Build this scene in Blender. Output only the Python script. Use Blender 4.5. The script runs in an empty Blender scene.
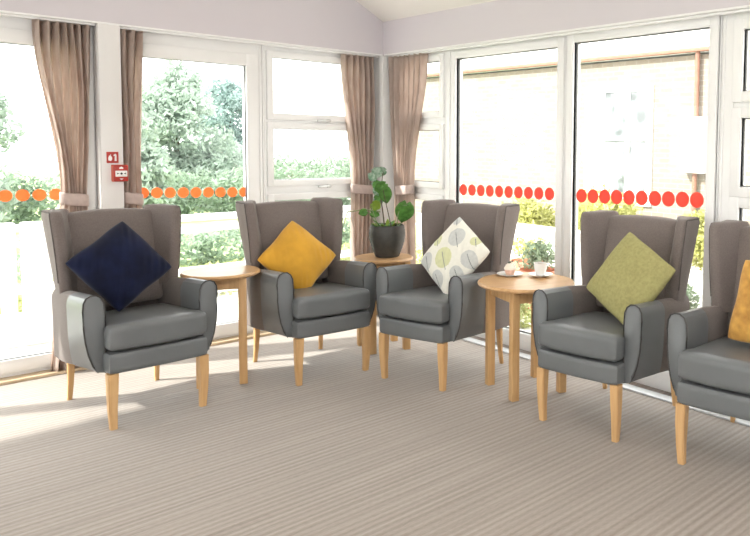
import bpy, bmesh, math, random
from mathutils import Vector, Matrix
random.seed(7)
C = bpy.context.scene.collection
PI = math.pi
R = math.radians

# ------------------------------------------------------------------ materials
def mat(name, col, rough=0.6, metal=0.0, noise=0.0, nscale=20.0, bump=0.0, bscale=200.0, spec=0.5, sheen=0.0, transl=0.0, stretch=(1, 1, 1), col2=None):
    m = bpy.data.materials.new(name); m.use_nodes = True
    nt = m.node_tree; nt.nodes.clear(); N = nt.nodes.new; L = nt.links.new
    out = N('ShaderNodeOutputMaterial'); p = N('ShaderNodeBsdfPrincipled')
    p.inputs['Base Color'].default_value = (*col, 1); p.inputs['Roughness'].default_value = rough
    p.inputs['Metallic'].default_value = metal; p.inputs['Specular IOR Level'].default_value = spec
    p.inputs['Sheen Weight'].default_value = sheen
    tc = N('ShaderNodeTexCoord'); mp = N('ShaderNodeMapping'); mp.inputs['Scale'].default_value = stretch
    L(tc.outputs['Object'], mp.inputs['Vector'])
    csock = None
    if noise > 0 or col2:
        nz = N('ShaderNodeTexNoise'); nz.inputs['Scale'].default_value = nscale; nz.inputs['Detail'].default_value = 4
        L(mp.outputs[0], nz.inputs['Vector'])
        rp = N('ShaderNodeValToRGB')
        c2 = col2 or tuple(c * (1 - noise) for c in col)
        c1 = col if col2 else tuple(min(1, c * (1 + noise)) for c in col)
        rp.color_ramp.elements[0].position = 0.35; rp.color_ramp.elements[1].position = 0.65
        rp.color_ramp.elements[0].color = (*c2, 1); rp.color_ramp.elements[1].color = (*c1, 1)
        L(nz.outputs['Fac'], rp.inputs['Fac']); L(rp.outputs['Color'], p.inputs['Base Color']); csock = rp.outputs['Color']
    if bump > 0:
        bz = N('ShaderNodeTexNoise'); bz.inputs['Scale'].default_value = bscale; bz.inputs['Detail'].default_value = 3
        L(mp.outputs[0], bz.inputs['Vector'])
        b = N('ShaderNodeBump'); b.inputs['Strength'].default_value = bump; b.inputs['Distance'].default_value = 0.002
        L(bz.outputs['Fac'], b.inputs['Height']); L(b.outputs['Normal'], p.inputs['Normal'])
    if transl > 0:
        t = N('ShaderNodeBsdfTranslucent'); t.inputs['Color'].default_value = (*col, 1)
        if csock: L(csock, t.inputs['Color'])
        mx = N('ShaderNodeMixShader'); mx.inputs['Fac'].default_value = transl
        L(p.outputs[0], mx.inputs[1]); L(t.outputs[0], mx.inputs[2]); L(mx.outputs[0], out.inputs['Surface'])
    else:
        L(p.outputs[0], out.inputs['Surface'])
    return m

def glass_mat():
    m = bpy.data.materials.new('clear_glass'); m.use_nodes = True
    nt = m.node_tree; nt.nodes.clear(); N = nt.nodes.new; L = nt.links.new
    out = N('ShaderNodeOutputMaterial'); t = N('ShaderNodeBsdfTransparent'); g = N('ShaderNodeBsdfGlossy')
    t.inputs['Color'].default_value = (0.96, 0.98, 0.97, 1); g.inputs['Roughness'].default_value = 0.02
    f = N('ShaderNodeFresnel'); f.inputs['IOR'].default_value = 1.35
    mx = N('ShaderNodeMixShader'); ge = N('ShaderNodeNewGeometry'); fr = N('ShaderNodeMath'); fr.operation = 'SUBTRACT'; fr.use_clamp = True
    L(f.outputs[0], fr.inputs[0]); L(ge.outputs['Backfacing'], fr.inputs[1]); L(fr.outputs[0], mx.inputs['Fac']); L(t.outputs[0], mx.inputs[1]); L(g.outputs[0], mx.inputs[2])
    L(mx.outputs[0], out.inputs['Surface']); return m

def carpet_mat():
    m = bpy.data.materials.new('striped_loop_carpet'); m.use_nodes = True
    nt = m.node_tree; nt.nodes.clear(); N = nt.nodes.new; L = nt.links.new
    out = N('ShaderNodeOutputMaterial'); p = N('ShaderNodeBsdfPrincipled'); p.inputs['Roughness'].default_value = 0.95
    p.inputs['Specular IOR Level'].default_value = 0.1; p.inputs['Sheen Weight'].default_value = 0.6; p.inputs['Sheen Roughness'].default_value = 0.4
    tc = N('ShaderNodeTexCoord'); sp = N('ShaderNodeSeparateXYZ'); L(tc.outputs['Object'], sp.inputs[0])
    # irregular ribs running along the room: noise drawn out along one axis
    mp = N('ShaderNodeMapping'); mp.inputs['Rotation'].default_value = (0, 0, R(-3)); mp.inputs['Scale'].default_value = (0.35, 1, 1); L(tc.outputs['Object'], mp.inputs['Vector'])
    def ribs(sx, sy):
        m1 = N('ShaderNodeMapping'); m1.inputs['Scale'].default_value = (sx, sy, 1); L(mp.outputs[0], m1.inputs['Vector'])
        n1 = N('ShaderNodeTexNoise'); n1.inputs['Scale'].default_value = 1; n1.inputs['Detail'].default_value = 1; L(m1.outputs[0], n1.inputs['Vector']); return n1.outputs['Fac']
    r1 = ribs(2.2, 42); r2 = ribs(1.5, 20); r3 = ribs(110, 130)
    sy = N('ShaderNodeSeparateXYZ'); L(mp.outputs[0], sy.inputs[0])
    jt = N('ShaderNodeMath'); jt.operation = 'MULTIPLY_ADD'; jt.inputs[1].default_value = .02; L(r2, jt.inputs[0]); L(sy.outputs['Y'], jt.inputs[2])
    wv = N('ShaderNodeMath'); wv.operation = 'MULTIPLY'; wv.inputs[1].default_value = 2 * PI / .036; L(jt.outputs[0], wv.inputs[0])
    sn = N('ShaderNodeMath'); sn.operation = 'SINE'; L(wv.outputs[0], sn.inputs[0])
    s2 = N('ShaderNodeMath'); s2.operation = 'MULTIPLY_ADD'; s2.inputs[1].default_value = .13; s2.inputs[2].default_value = .36; L(sn.outputs[0], s2.inputs[0])
    mm = N('ShaderNodeMath'); mm.operation = 'MULTIPLY_ADD'; mm.inputs[1].default_value = .60; mm.inputs[2].default_value = -.22; L(r1, mm.inputs[0])
    m3 = N('ShaderNodeMath'); m3.operation = 'MULTIPLY_ADD'; m3.inputs[1].default_value = 1; L(s2.outputs[0], m3.inputs[0]); L(mm.outputs[0], m3.inputs[2])
    m5 = N('ShaderNodeMath'); m5.operation = 'MULTIPLY_ADD'; m5.inputs[1].default_value = .40; L(r3, m5.inputs[0]); L(m3.outputs[0], m5.inputs[2])
    rp = N('ShaderNodeValToRGB'); e = rp.color_ramp.elements
    e[0].position = 0.25; e[0].color = (*CARPET_D, 1); e[1].position = 0.95; e[1].color = (*CARPET_L, 1)
    L(m5.outputs[0], rp.inputs['Fac']); L(rp.outputs['Color'], p.inputs['Base Color'])
    b = N('ShaderNodeBump'); b.inputs['Strength'].default_value = 0.5; b.inputs['Distance'].default_value = 0.004
    L(m5.outputs[0], b.inputs['Height']); L(b.outputs['Normal'], p.inputs['Normal'])
    L(p.outputs[0], out.inputs['Surface']); return m

def wood_mat(name, c1, c2, axis=2, rough=0.4):
    st = [14, 14, 14]; st[axis] = 1.2
    return mat(name, c1, rough, 0, 0, 3.0, 0.08, 60, 0.4, stretch=tuple(st), col2=c2)

def curtain_mat():
    m = mat('damask_curtain', (0.66, 0.555, 0.495), 0.8, 0, 0, 16.0, 0.15, 300, 0.2, transl=0.6, stretch=(2.2, 2.2, 0.6), col2=(0.76, 0.665, 0.61))
    return m

def brick_mat(name, c1, c2, mortar):
    m = bpy.data.materials.new(name); m.use_nodes = True
    nt = m.node_tree; N = nt.nodes.new; L = nt.links.new; p = nt.nodes['Principled BSDF']; p.inputs['Roughness'].default_value = 0.9
    tc = N('ShaderNodeTexCoord'); mp = N('ShaderNodeMapping'); mp.inputs['Rotation'].default_value = (PI / 2, 0, PI / 2)
    sp = N('ShaderNodeSeparateXYZ'); cb = N('ShaderNodeCombineXYZ')
    L(tc.outputs['Object'], sp.inputs[0]); L(sp.outputs['Y'], cb.inputs['X']); L(sp.outputs['Z'], cb.inputs['Y'])
    br = N('ShaderNodeTexBrick'); br.inputs['Scale'].default_value = 1.0
    br.inputs['Brick Width'].default_value = 0.225; br.inputs['Row Height'].default_value = 0.075; br.inputs['Mortar Size'].default_value = 0.006
    br.inputs['Color1'].default_value = (*c1, 1); br.inputs['Color2'].default_value = (*c2, 1); br.inputs['Mortar'].default_value = (*mortar, 1)
    L(cb.outputs[0], br.inputs['Vector']); L(br.outputs['Color'], p.inputs['Base Color']); return m

CARPET_D = (0.200, 0.163, 0.138); CARPET_L = (0.375, 0.322, 0.282)
M = dict(
    wall=mat('lilac_wall_paint', (0.645, 0.61, 0.645), 0.9, bump=0.03, bscale=80, spec=0.2),
    ceil=mat('white_ceiling_paint', (0.86, 0.83, 0.79), 0.9, spec=0.2, bump=0.02, bscale=60),
    upvc=mat('white_upvc', (0.87, 0.868, 0.866), 0.35, noise=0.01, nscale=4),
    column=mat('cream_column_paint', (0.76, 0.745, 0.735), 0.7, noise=0.01, nscale=5),
    pane_edging=mat('dark_edging', (0.15, 0.15, 0.15), 0.6, noise=0.1, nscale=40),  # thin dark edging line around the right wall panes
    metal=mat('brushed_metal', (0.6, 0.6, 0.6), 0.3, 1.0, noise=0.05, nscale=50),
    strip=mat('grey_threshold', (0.62, 0.63, 0.64), 0.5, 0.2, noise=0.05, nscale=30),
    sill=wood_mat('pale_oak_sill', (0.66, 0.52, 0.36), (0.56, 0.42, 0.27), 0),
    fabpiping=mat('fabric_piping', (0.10, 0.085, 0.08), 0.9, noise=0.1, nscale=80),
    vinyl=mat('grey_vinyl', (0.143, 0.151, 0.156), 0.33, noise=0.04, nscale=6, bump=0.06, bscale=350, spec=0.45),
    fabric=mat('taupe_weave', (0.185, 0.155, 0.143), 0.92, noise=0.10, nscale=160, bump=0.25, bscale=600, spec=0.15, sheen=0.15),
    piping=mat('dark_piping', (0.055, 0.052, 0.05), 0.6, noise=0.1, nscale=60),
    beech=wood_mat('light_oak', (0.66, 0.415, 0.20), (0.57, 0.335, 0.145), 2),
    tabletop=wood_mat('oak_table_top', (0.62, 0.385, 0.195), (0.52, 0.305, 0.14), 0, 0.3),
    navy=mat('navy_velvet', (0.005, 0.008, 0.030), 0.8, noise=0.35, nscale=9, sheen=0.12, spec=0.15, bump=0.1, bscale=300),
    mustard=mat('mustard_velvet', (0.60, 0.315, 0.035), 0.8, noise=0.10, nscale=8, sheen=0.25, spec=0.15, bump=0.1, bscale=300),
    lime=mat('olive_green_linen', (0.34, 0.315, 0.135), 0.9, noise=0.10, nscale=60, bump=0.3, bscale=400, spec=0.15),
    orange=mat('amber_patterned_velvet', (0.62, 0.345, 0.08), 0.8, nscale=14, col2=(0.36, 0.17, 0.04), sheen=0.2, spec=0.15),
    cream=mat('cream_cotton', (0.79, 0.775, 0.70), 0.9, noise=0.02, nscale=50, bump=0.15, bscale=400, spec=0.15),
    leafgrey=mat('pale_grey_print', (0.56, 0.57, 0.55), 0.9, noise=0.05, nscale=50, spec=0.15),
    leafgreen=mat('pale_green_print', (0.62, 0.63, 0.38), 0.9, noise=0.05, nscale=50, spec=0.15),
    leafvein=mat('grey_vein_print', (0.26, 0.28, 0.27), 0.9, noise=0.05, nscale=50, spec=0.15),
    curtain=curtain_mat(),
    tieback=mat('pink_tieback', (0.62, 0.50, 0.46), 0.85, noise=0.08, nscale=20, transl=0.2),
    red=mat('fire_red', (0.40, 0.028, 0.018), 0.4, noise=0.03, nscale=10),
    redlit=mat('lit_red_backbox', (0.55, 0.10, 0.05), 0.45, noise=0.03, nscale=10),  # paler orange red puts the light on the box side into its colour
    white=mat('white_print', (0.85, 0.85, 0.84), 0.5, noise=0.01, nscale=10),
    black=mat('black_print', (0.03, 0.03, 0.03), 0.5, noise=0.05, nscale=10),
    dotglare=mat('glare_lightened_sticker', (0.98, 0.34, 0.12), 0.5, noise=0.02, nscale=30, transl=0.5),  # same sticker as the coral one, window glare painted in as orange
    dotred=mat('coral_sticker', (0.84, 0.145, 0.095), 0.5, noise=0.02, nscale=30, transl=0.5),
    pot=mat('charcoal_ceramic', (0.045, 0.043, 0.038), 0.55, noise=0.2, nscale=25, bump=0.1, bscale=60),
    soil=mat('potting_soil', (0.05, 0.035, 0.025), 0.95, noise=0.4, nscale=80),
    leaf=mat('green_leaf', (0.13, 0.31, 0.07), 0.4, noise=0.25, nscale=30, transl=0.35),
    leafy=mat('yellow_green_leaf', (0.30, 0.42, 0.06), 0.4, noise=0.15, nscale=30, transl=0.4),
    leafpale=mat('mottled_pale_leaf', (0.46, 0.56, 0.46), 0.4, nscale=45, col2=(0.16, 0.30, 0.18), transl=0.35),  # pale grey green mottled with darker green
    stem=mat('green_stem', (0.28, 0.33, 0.17), 0.6, noise=0.15, nscale=30),
    stembrown=mat('brown_stem', (0.10, 0.075, 0.05), 0.6, noise=0.2, nscale=30),
    china=mat('white_china', (0.84, 0.84, 0.83), 0.2, noise=0.01, nscale=10),
    tea=mat('milky_tea', (0.36, 0.20, 0.10), 0.2, noise=0.03, nscale=20),
    cake=mat('pink_cake_case', (0.72, 0.45, 0.34), 0.8, noise=0.12, nscale=60),
    icing=mat('cream_icing', (0.86, 0.78, 0.68), 0.6, noise=0.03, nscale=40),
    mint=mat('dark_mint', (0.05, 0.07, 0.05), 0.6, noise=0.2, nscale=60),
    glass=glass_mat(),
    carpet=carpet_mat(),
    paving=mat('pale_paving', (0.62, 0.60, 0.56), 0.9, noise=0.06, nscale=3, bump=0.2, bscale=40),
    lawn=mat('pale_lawn', (0.36, 0.42, 0.20), 0.95, noise=0.25, nscale=5, bump=0.4, bscale=60),
    railwhite=mat('white_painted_rail', (0.80, 0.80, 0.80), 0.5, noise=0.02, nscale=8),
    conifer=mat('haze_lightened_conifer_leaf', (0.42, 0.50, 0.43), 0.8, noise=0.2, nscale=2.0, transl=0.4),  # leaf colour lightened to carry the glare haze over the garden
    conifer2=mat('haze_lightened_blue_green_leaf', (0.34, 0.44, 0.42), 0.8, noise=0.2, nscale=2.5, transl=0.4),  # lightened with the same painted haze
    hedge=mat('haze_lightened_hedge_leaf', (0.34, 0.43, 0.33), 0.8, noise=0.25, nscale=3, transl=0.35),  # hedge colour also lightened for haze
    lowgrass=mat('pale_meadow_leaf', (0.50, 0.53, 0.26), 0.8, noise=0.25, nscale=4, transl=0.3),
    goldbush=mat('golden_bush_leaf', (0.50, 0.50, 0.20), 0.8, noise=0.35, nscale=4, transl=0.35),
    potleaf=mat('grey_green_leaf', (0.26, 0.32, 0.22), 0.8, noise=0.35, nscale=9, transl=0.3),
    bark=mat('tree_bark', (0.12, 0.09, 0.06), 0.9, noise=0.3, nscale=12),
    brick=brick_mat('cream_brick', (0.240, 0.196, 0.160), (0.275, 0.235, 0.195), (0.315, 0.295, 0.265)),
    fascia=mat('white_fascia', (0.85, 0.85, 0.84), 0.5, noise=0.01, nscale=5),
    gutter=mat('brown_gutter', (0.26, 0.13, 0.09), 0.6, noise=0.1, nscale=10),
    farglass=mat('painted_reflection_far_glass', (0.24, 0.26, 0.27), 0.08, noise=0.6, nscale=3.5, spec=0.8),  # blotchy noise in the colour stands in for dark reflections
    terracotta=mat('terracotta', (0.58, 0.24, 0.15), 0.8, noise=0.12, nscale=12),
    gardenwall=mat('white_render', (0.78, 0.77, 0.74), 0.85, noise=0.03, nscale=8),
)

# ------------------------------------------------------------------ mesh helpers
def finish(bm, angle=0.6):
    bmesh.ops.recalc_face_normals(bm, faces=bm.faces)
    for f in bm.faces: f.smooth = True
    for e in bm.edges:
        if len(e.link_faces) == 2 and e.calc_face_angle(0) > angle: e.smooth = False

def obj(name, bm, m, parent=None, angle=0.6, fin=True):
    if fin: finish(bm, angle)
    me = bpy.data.meshes.new(name); bm.to_mesh(me); bm.free()
    for x in (m if isinstance(m, (list, tuple)) else [m]): me.materials.append(x)
    o = bpy.data.objects.new(name, me); C.objects.link(o)
    if parent: o.parent = parent
    return o

def tag(o, label, cat, group=None, kind=None):
    o['label'] = label; o['category'] = cat
    if group: o['group'] = group
    if kind: o['kind'] = kind
    return o

def thing(name, label, cat, loc=(0, 0, 0), rz=0.0, group=None):
    o = bpy.data.objects.new(name, None); C.objects.link(o); o.empty_display_size = 0.1
    o.location = loc; o.rotation_euler = (0, 0, rz)
    return tag(o, label, cat, group)

def structure(name, label=None, bm=None, m=None, cat=None):
    if bm is None:
        o = bpy.data.objects.new(name, None); C.objects.link(o)
    else:
        o = obj(name, bm, m)
    o['kind'] = 'structure'
    if label: o['label'] = label
    if cat: o['category'] = cat
    return o

def copy_tree(o, parent=None):
    c = o.copy(); C.objects.link(c)
    if parent: c.parent = parent
    for ch in list(o.children): copy_tree(ch, c)
    return c

def NB(): return bmesh.new()

def box(bm, x0, x1, y0, y1, z0, z1, bev=0.0, seg=2, mi=0):
    t = bmesh.new(); bmesh.ops.create_cube(t, size=1)
    for v in t.verts:
        v.co = Vector((x0 + (v.co.x + .5) * (x1 - x0), y0 + (v.co.y + .5) * (y1 - y0), z0 + (v.co.z + .5) * (z1 - z0)))
    if bev > 0: bmesh.ops.bevel(t, geom=t.edges[:], offset=bev, segments=seg, profile=0.5, affect='EDGES')
    for f in t.faces: f.material_index = mi
    merge(bm, t); return bm

def merge(bm, t, mtx=None):
    if mtx: bmesh.ops.transform(t, matrix=mtx, verts=t.verts)
    me = bpy.data.meshes.new('tmp'); t.to_mesh(me); t.free(); bm.from_mesh(me); bpy.data.meshes.remove(me)

def prism(bm, pts, axis, a, b, bev=0.0, seg=2):
    """closed outline pts (2D) extruded along axis from a to b"""
    t = bmesh.new()
    def mk(p, h):
        if axis == 'x': return (h, p[0], p[1])
        if axis == 'y': return (p[0], h, p[1])
        return (p[0], p[1], h)
    A = [t.verts.new(mk(p, a)) for p in pts]; B = [t.verts.new(mk(p, b)) for p in pts]
    n = len(pts); fa = t.faces.new(A); fb = t.faces.new(B[::-1])
    for i in range(n): t.faces.new((A[i], A[(i + 1) % n], B[(i + 1) % n], B[i]))
    bmesh.ops.recalc_face_normals(t, faces=t.faces)
    if bev > 0:
        es = list({e for f in (fa, fb) for e in f.edges})
        bmesh.ops.bevel(t, geom=es, offset=bev, segments=seg, profile=0.5, affect='EDGES')
    merge(bm, t); return bm

def lathe(bm, prof, n=32, cx=0, cy=0, cz=0):
    rings = []
    for r, z in prof:
        if r < 1e-6: rings.append([bm.verts.new((cx, cy, cz + z))])
        else: rings.append([bm.verts.new((cx + r * math.cos(2 * PI * i / n), cy + r * math.sin(2 * PI * i / n), cz + z)) for i in range(n)])
    for a, b in zip(rings, rings[1:]):
        if len(a) == 1 and len(b) == 1: continue
        for i in range(n):
            j = (i + 1) % n
            if len(a) == 1: bm.faces.new((a[0], b[i], b[j]))
            elif len(b) == 1: bm.faces.new((a[i], a[j], b[0]))
            else: bm.faces.new((a[i], a[j], b[j], b[i]))
    return bm

def tube(bm, pts, r, n=8, closed=False, r1=None):
    pts = [Vector(p) for p in pts]; rings = []; m = len(pts)
    up = Vector((0, 0, 1))
    for i, p in enumerate(pts):
        a = pts[(i - 1) % m] if (closed or i > 0) else p; b = pts[(i + 1) % m] if (closed or i < m - 1) else p
        d = (b - a).normalized()
        s = d.cross(up)
        if s.length < 1e-3: s = d.cross(Vector((1, 0, 0)))
        s.normalize(); u = s.cross(d)
        rr = r if r1 is None else r + (r1 - r) * i / (m - 1)
        rings.append([bm.verts.new(p + s * rr * math.cos(2 * PI * k / n) + u * rr * math.sin(2 * PI * k / n)) for k in range(n)])
    for i in range(m if closed else m - 1):
        a, b = rings[i], rings[(i + 1) % m]
        for k in range(n): bm.faces.new((a[k], a[(k + 1) % n], b[(k + 1) % n], b[k]))
    if not closed: bm.faces.new(rings[0]); bm.faces.new(rings[-1][::-1])
    return bm

def loft(bm, secs):
    """list of closed sections with equal point counts, capped"""
    rs = [[bm.verts.new(p) for p in s] for s in secs]; n = len(rs[0])
    for a, b in zip(rs, rs[1:]):
        for k in range(n): bm.faces.new((a[k], a[(k + 1) % n], b[(k + 1) % n], b[k]))
    bm.faces.new(rs[0]); bm.faces.new(rs[-1][::-1]); return bm

def rbox(bm, hx, hy, hz, r, n=10, fn=None):
    """soft box centred on 0 with rounded edges, optional shaping fn(Vector)->Vector"""
    t = bmesh.new(); bmesh.ops.create_cube(t, size=2)
    bmesh.ops.subdivide_edges(t, edges=t.edges[:], cuts=n, use_grid_fill=True)
    for v in t.verts:
        def warp(a): return math.sin(a * PI / 2) * 0.35 + a * 0.65
        p = Vector((warp(v.co.x) * hx, warp(v.co.y) * hy, warp(v.co.z) * hz))
        q = Vector((max(-hx + r, min(hx - r, p.x)), max(-hy + r, min(hy - r, p.y)), max(-hz + r, min(hz - r, p.z))))
        d = p - q
        if d.length > 1e-9: p = q + d.normalized() * r
        v.co = fn(p) if fn else p
    merge(bm, t); return bm

# ------------------------------------------------------------------ setting: room
XL, YB = -7.0, -8.5
ZL = 2.29                    # underside of the lintel
ZE = 2.57                    # eaves
SL = 0.53                    # ceiling slope
XR = -3.5; ZR = ZE - SL * XR
b = NB(); box(b, XL, 0.18, YB, 0.18, -0.12, 0.0); structure('floor', 'beige striped loop carpet across the room', b, M['carpet'], 'carpet floor')
b = NB(); prism(b, [(XL - .2, ZE - .0), (XR, ZR), (0.0, ZE), (0.3, ZE - SL * .3), (0.3, ZE - SL * .3 + .15), (XR, ZR + .17), (XL - .2, ZE + .15)], 'y', YB - .2, 0.3)
structure('ceiling', 'white sloping ceiling', b, M['ceil'], 'ceiling')
b = NB(); prism(b, [(XL, ZL), (0.0, ZL), (0.0, ZE), (XR, ZR), (XL, ZE)], 'y', 0.0, 0.28); box(b, XL, -6.3, 0, .28, 0, ZL)
structure('wall_left', 'lilac gable wall above the left windows', b, M['wall'], 'wall')
b = NB(); box(b, 0.0, 0.28, YB, 0.28, ZL, ZE); box(b, 0, .28, YB, -4.6, 0, ZL)
structure('wall_right', 'lilac wall band above the right windows', b, M['wall'], 'wall')
# walls behind the camera, each with window openings added for fill light
b = NB()
prism(b, [(XL, 2.3), (0, 2.3), (0, ZE), (XR, ZR), (XL, ZE)], 'y', YB - .2, YB)
box(b, XL, 0, YB - .2, YB, 0, 0.5)
for x0, x1 in ((XL, -6.0), (-4.0, -2.6), (-1.2, 0)): box(b, x0, x1, YB - .2, YB, .5, 2.3)
structure('wall_back', None, b, M['wall'])
b = NB(); box(b, XL - .2, XL, YB, .28, 2.3, ZE); box(b, XL - .2, XL, YB, .28, 0, .5)
for y0, y1 in ((YB, -7.9), (-4.3, -3.9), (-.5, .28)): box(b, XL - .2, XL, y0, y1, .5, 2.3)
structure('wall_side', None, b, M['wall'])
# white soffit lining + column + corner post
b = NB(); box(b, -6.3, -.005, 0.002, .18, ZL - .012, ZL + .001); structure('trim_1', 'white soffit board under the left wall', b, M['upvc'], 'trim')
b = NB(); box(b, 0.002, .18, -4.6, -.005, ZL - .012, ZL + .001); structure('trim_2', 'white soffit board under the right wall', b, M['upvc'], 'trim')
b = NB(); box(b, -2.19, -2.058, -.004, .2, 0, ZL - .012, .006); structure('trim_3', 'cream boxed column between the two left doors', b, M['column'], 'column')
b = NB(); box(b, -.012, .2, -.012, .2, 0, ZL - .012, .005); structure('trim_4', 'white corner post between the corner curtains', b, M['upvc'], 'corner post')
b = NB(); box(b, -6.3, -.02, .01, .14, 0.0, .02, .004); structure('trim_5', 'pale oak threshold strip under the left doors', b, M['sill'], 'threshold')
b = NB(); box(b, -.045, .03, -4.6, -.02, 0.0, .012, .004); structure('trim_6', 'grey metal threshold strip along the right windows', b, M['strip'], 'threshold')

# ---- glazing. axis 'A': u = x, wall at y ; axis 'B': u = y, wall at x
def slab(bm, ax, u0, u1, d0, d1, z0, z1, bev=0.004):
    if ax == 'A': box(bm, u0, u1, d0, d1, z0, z1, bev)
    else: box(bm, d0, d1, u0, u1, z0, z1, bev)

def ring(bm, ax, u0, u1, z0, z1, w, d0, d1, wb=None, wt=None):
    wb = wb or w; wt = wt or w
    slab(bm, ax, u0, u0 + w, d0, d1, z0, z1); slab(bm, ax, u1 - w, u1, d0, d1, z0, z1)
    slab(bm, ax, u0 + w - .003, u1 - w + .003, d0, d1, z0, z0 + wb); slab(bm, ax, u0 + w - .003, u1 - w + .003, d0, d1, z1 - wt, z1)

D0 = .11
def opening(name, ax, u0, u1, lights, label, dots=None, handle=None):
    """lights: list of (glass u0,u1,z0,z1, sashwidth)"""
    root = structure(name, label, cat='door' if 'door' in name else 'window')
    b = NB(); us = [u0, u1]
    g0 = min(l[0] for l in lights); g1 = max(l[1] for l in lights)
    zt = max(l[3] for l in lights); zb = min(l[2] for l in lights)
    s = lights[0][4]
    slab(b, ax, u0, g0 - s, D0, D0 + .08, 0, ZL - .012); slab(b, ax, g1 + s, u1, D0, D0 + .08, 0, ZL - .012)
    slab(b, ax, g0 - s - .002, g1 + s + .002, D0, D0 + .08, zt + s, ZL - .012)
    slab(b, ax, g0 - s - .002, g1 + s + .002, D0, D0 + .08, 0.0, zb - s)
    ls = sorted(lights, key=lambda l: l[2])
    for lo, hi in zip(ls, ls[1:]):
        slab(b, ax, g0 - s - .002, g1 + s + .002, D0 + .004, D0 + .078, lo[3] + s * .8, hi[2] - s * .8)
    # outer bead line
    slab(b, ax, u0 + .012, u0 + .024, D0 - .006, D0 + .01, .02, ZL - .02, .002); slab(b, ax, u1 - .024, u1 - .012, D0 - .006, D0 + .01, .02, ZL - .02, .002)
    obj('frame', b, M['upvc'], root)
    for (a0, a1, z0, z1, w) in lights:
        b = NB(); ring(b, ax, a0 - w, a1 + w, z0 - w, z1 + w, w, D0 - .018, D0 + .06)
        ring(b, ax, a0 - .012, a1 + .012, z0 - .012, z1 + .012, .012, D0 - .008, D0 + .02)
        sash = obj('sash', b, M['upvc'], root)
        b = NB(); ring(b, ax, a0 - .001, a1 + .001, z0 - .001, z1 + .001, .006, D0 + .012, D0 + .03)
        obj('pane_edging', b, M['pane_edging'] if ax == 'B' else M['strip'], sash)
        b = NB(); slab(b, ax, a0, a1, D0 + .02, D0 + .026, z0, z1, 0); obj('pane', b, M['glass'], sash)
    for (u, z, r, m) in (dots or []):
        b = NB(); t = bmesh.new(); bmesh.ops.create_cone(t, cap_ends=True, segments=28, radius1=r, radius2=r, depth=.002)
        mt = (Matrix.Translation((u, D0 + .0185, z)) @ Matrix.Rotation(PI / 2, 4, 'X')) if ax == 'A' else (Matrix.Translation((D0 + .0185, u, z)) @ Matrix.Rotation(PI / 2, 4, 'Y'))
        merge(b, t, mt); obj('safety_dot', b, m, root)
    for (u, z) in (handle or []):
        b = NB(); slab(b, ax, u - .07, u + .05, D0 - .05, D0 - .03, z - .009, z + .009, .004); slab(b, ax, u + .02, u + .05, D0 - .04, D0 - .016, z - .014, z + .014, .004)
        obj('handle', b, M['metal'], root, )
    return root

do, dr = M['dotglare'], M['dotred']
opening('door_1', 'A', -4.2, -2.192, [(-4.1, -2.29, .13, 2.11, .085)], 'white glazed door left of the cream column',
        [(-2.69 + .0895 * k, 1.162, .037, do) for k in range(-1, 4)], [(-2.25, 1.03)])
opening('door_2', 'A', -2.056, -1.04, [(-1.955, -1.17, .13, 2.10, .09)], 'white glazed door right of the cream column',
        [(-1.900 + .0895 * k, 1.150 - .0025 * k, .038, do) for k in range(9)], [])
opening('added_sun_window_9', 'A', -6.3, -4.204, [(-6.2, -4.30, .13, 2.11, .085)], None)  # unseen glazing added so the sun reaches the floor
opening('window_1', 'A', -1.036, -.02, [(-.955, -.16, 1.745, 2.185, .05), (-.955, -.16, 1.217, 1.625, .05), (-.955, -.16, .15, 1.055, .05)],
        'white casement window of three panes left of the room corner', None, [(-.52, 1.70), (-.52, 1.155)])
opening('window_2', 'B', -.80, -.02, [(-.665, -.16, 1.785, 2.20, .05), (-.665, -.16, 1.20, 1.635, .05), (-.665, -.16, .15, 1.045, .05)],
        'narrow white casement window right of the room corner', None, [])
opening('window_3', 'B', -2.045, -.804, [(-1.974, -.872, .13, 2.20, .06)], 'large white picture window behind the leaf cushion chair',
        [(-.935 - .1055 * k, 1.156 + .002 * k, .0455, dr) for k in range(10)], [])
opening('door_3', 'B', -3.24, -2.049, [(-3.168, -2.123, .13, 2.215, .06)], 'white glazed door behind the olive cushion chair',
        [(-2.186 - .1007 * k, 1.178 + .003 * k, .0475, dr) for k in range(10)], [])
opening('window_4', 'B', -4.6, -3.244, [(-4.5, -3.385, 1.835, 2.18, .06), (-4.5, -3.385, 1.30, 1.685, .06), (-4.5, -3.385, .15, 1.18, .06)],
        'white casement window at the right edge', None, [])
for nm, x0, x1 in (('fill_window_5', -6.0, -4.0), ('fill_window_6', -2.6, -1.2)):  # unseen rear windows added to let in fill light
    root = structure(nm); b = NB()
    for a in (x0, (x0 + x1) / 2 - .04, x1 - .08): box(b, a, a + .08, YB - .142, YB - .058, .502, 2.298)
    for z in (.5, 2.22): box(b, x0 + .002, x1 - .002, YB - .14, YB - .06, z, z + .08)
    obj('frame', b, M['upvc'], root); b = NB(); box(b, x0 + .01, x1 - .01, YB - .105, YB - .1, .51, 2.29); obj('pane', b, M['glass'], root)
for nm, y0, y1 in (('fill_window_7', -7.9, -4.3), ('fill_window_8', -3.9, -.5)):  # unseen side windows, likewise added for fill light
    root = structure(nm); b = NB()
    for a in (y0, (y0 + y1) / 2 - .04, y1 - .08): box(b, XL - .142, XL - .058, a, a + .08, .502, 2.298)
    for z in (.5, 2.22): box(b, XL - .14, XL - .06, y0 + .002, y1 - .002, z, z + .08)
    obj('frame', b, M['upvc'], root); b = NB(); box(b, XL - .105, XL - .1, y0 + .01, y1 - .01, .51, 2.29); obj('pane', b, M['glass'], root)

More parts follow.
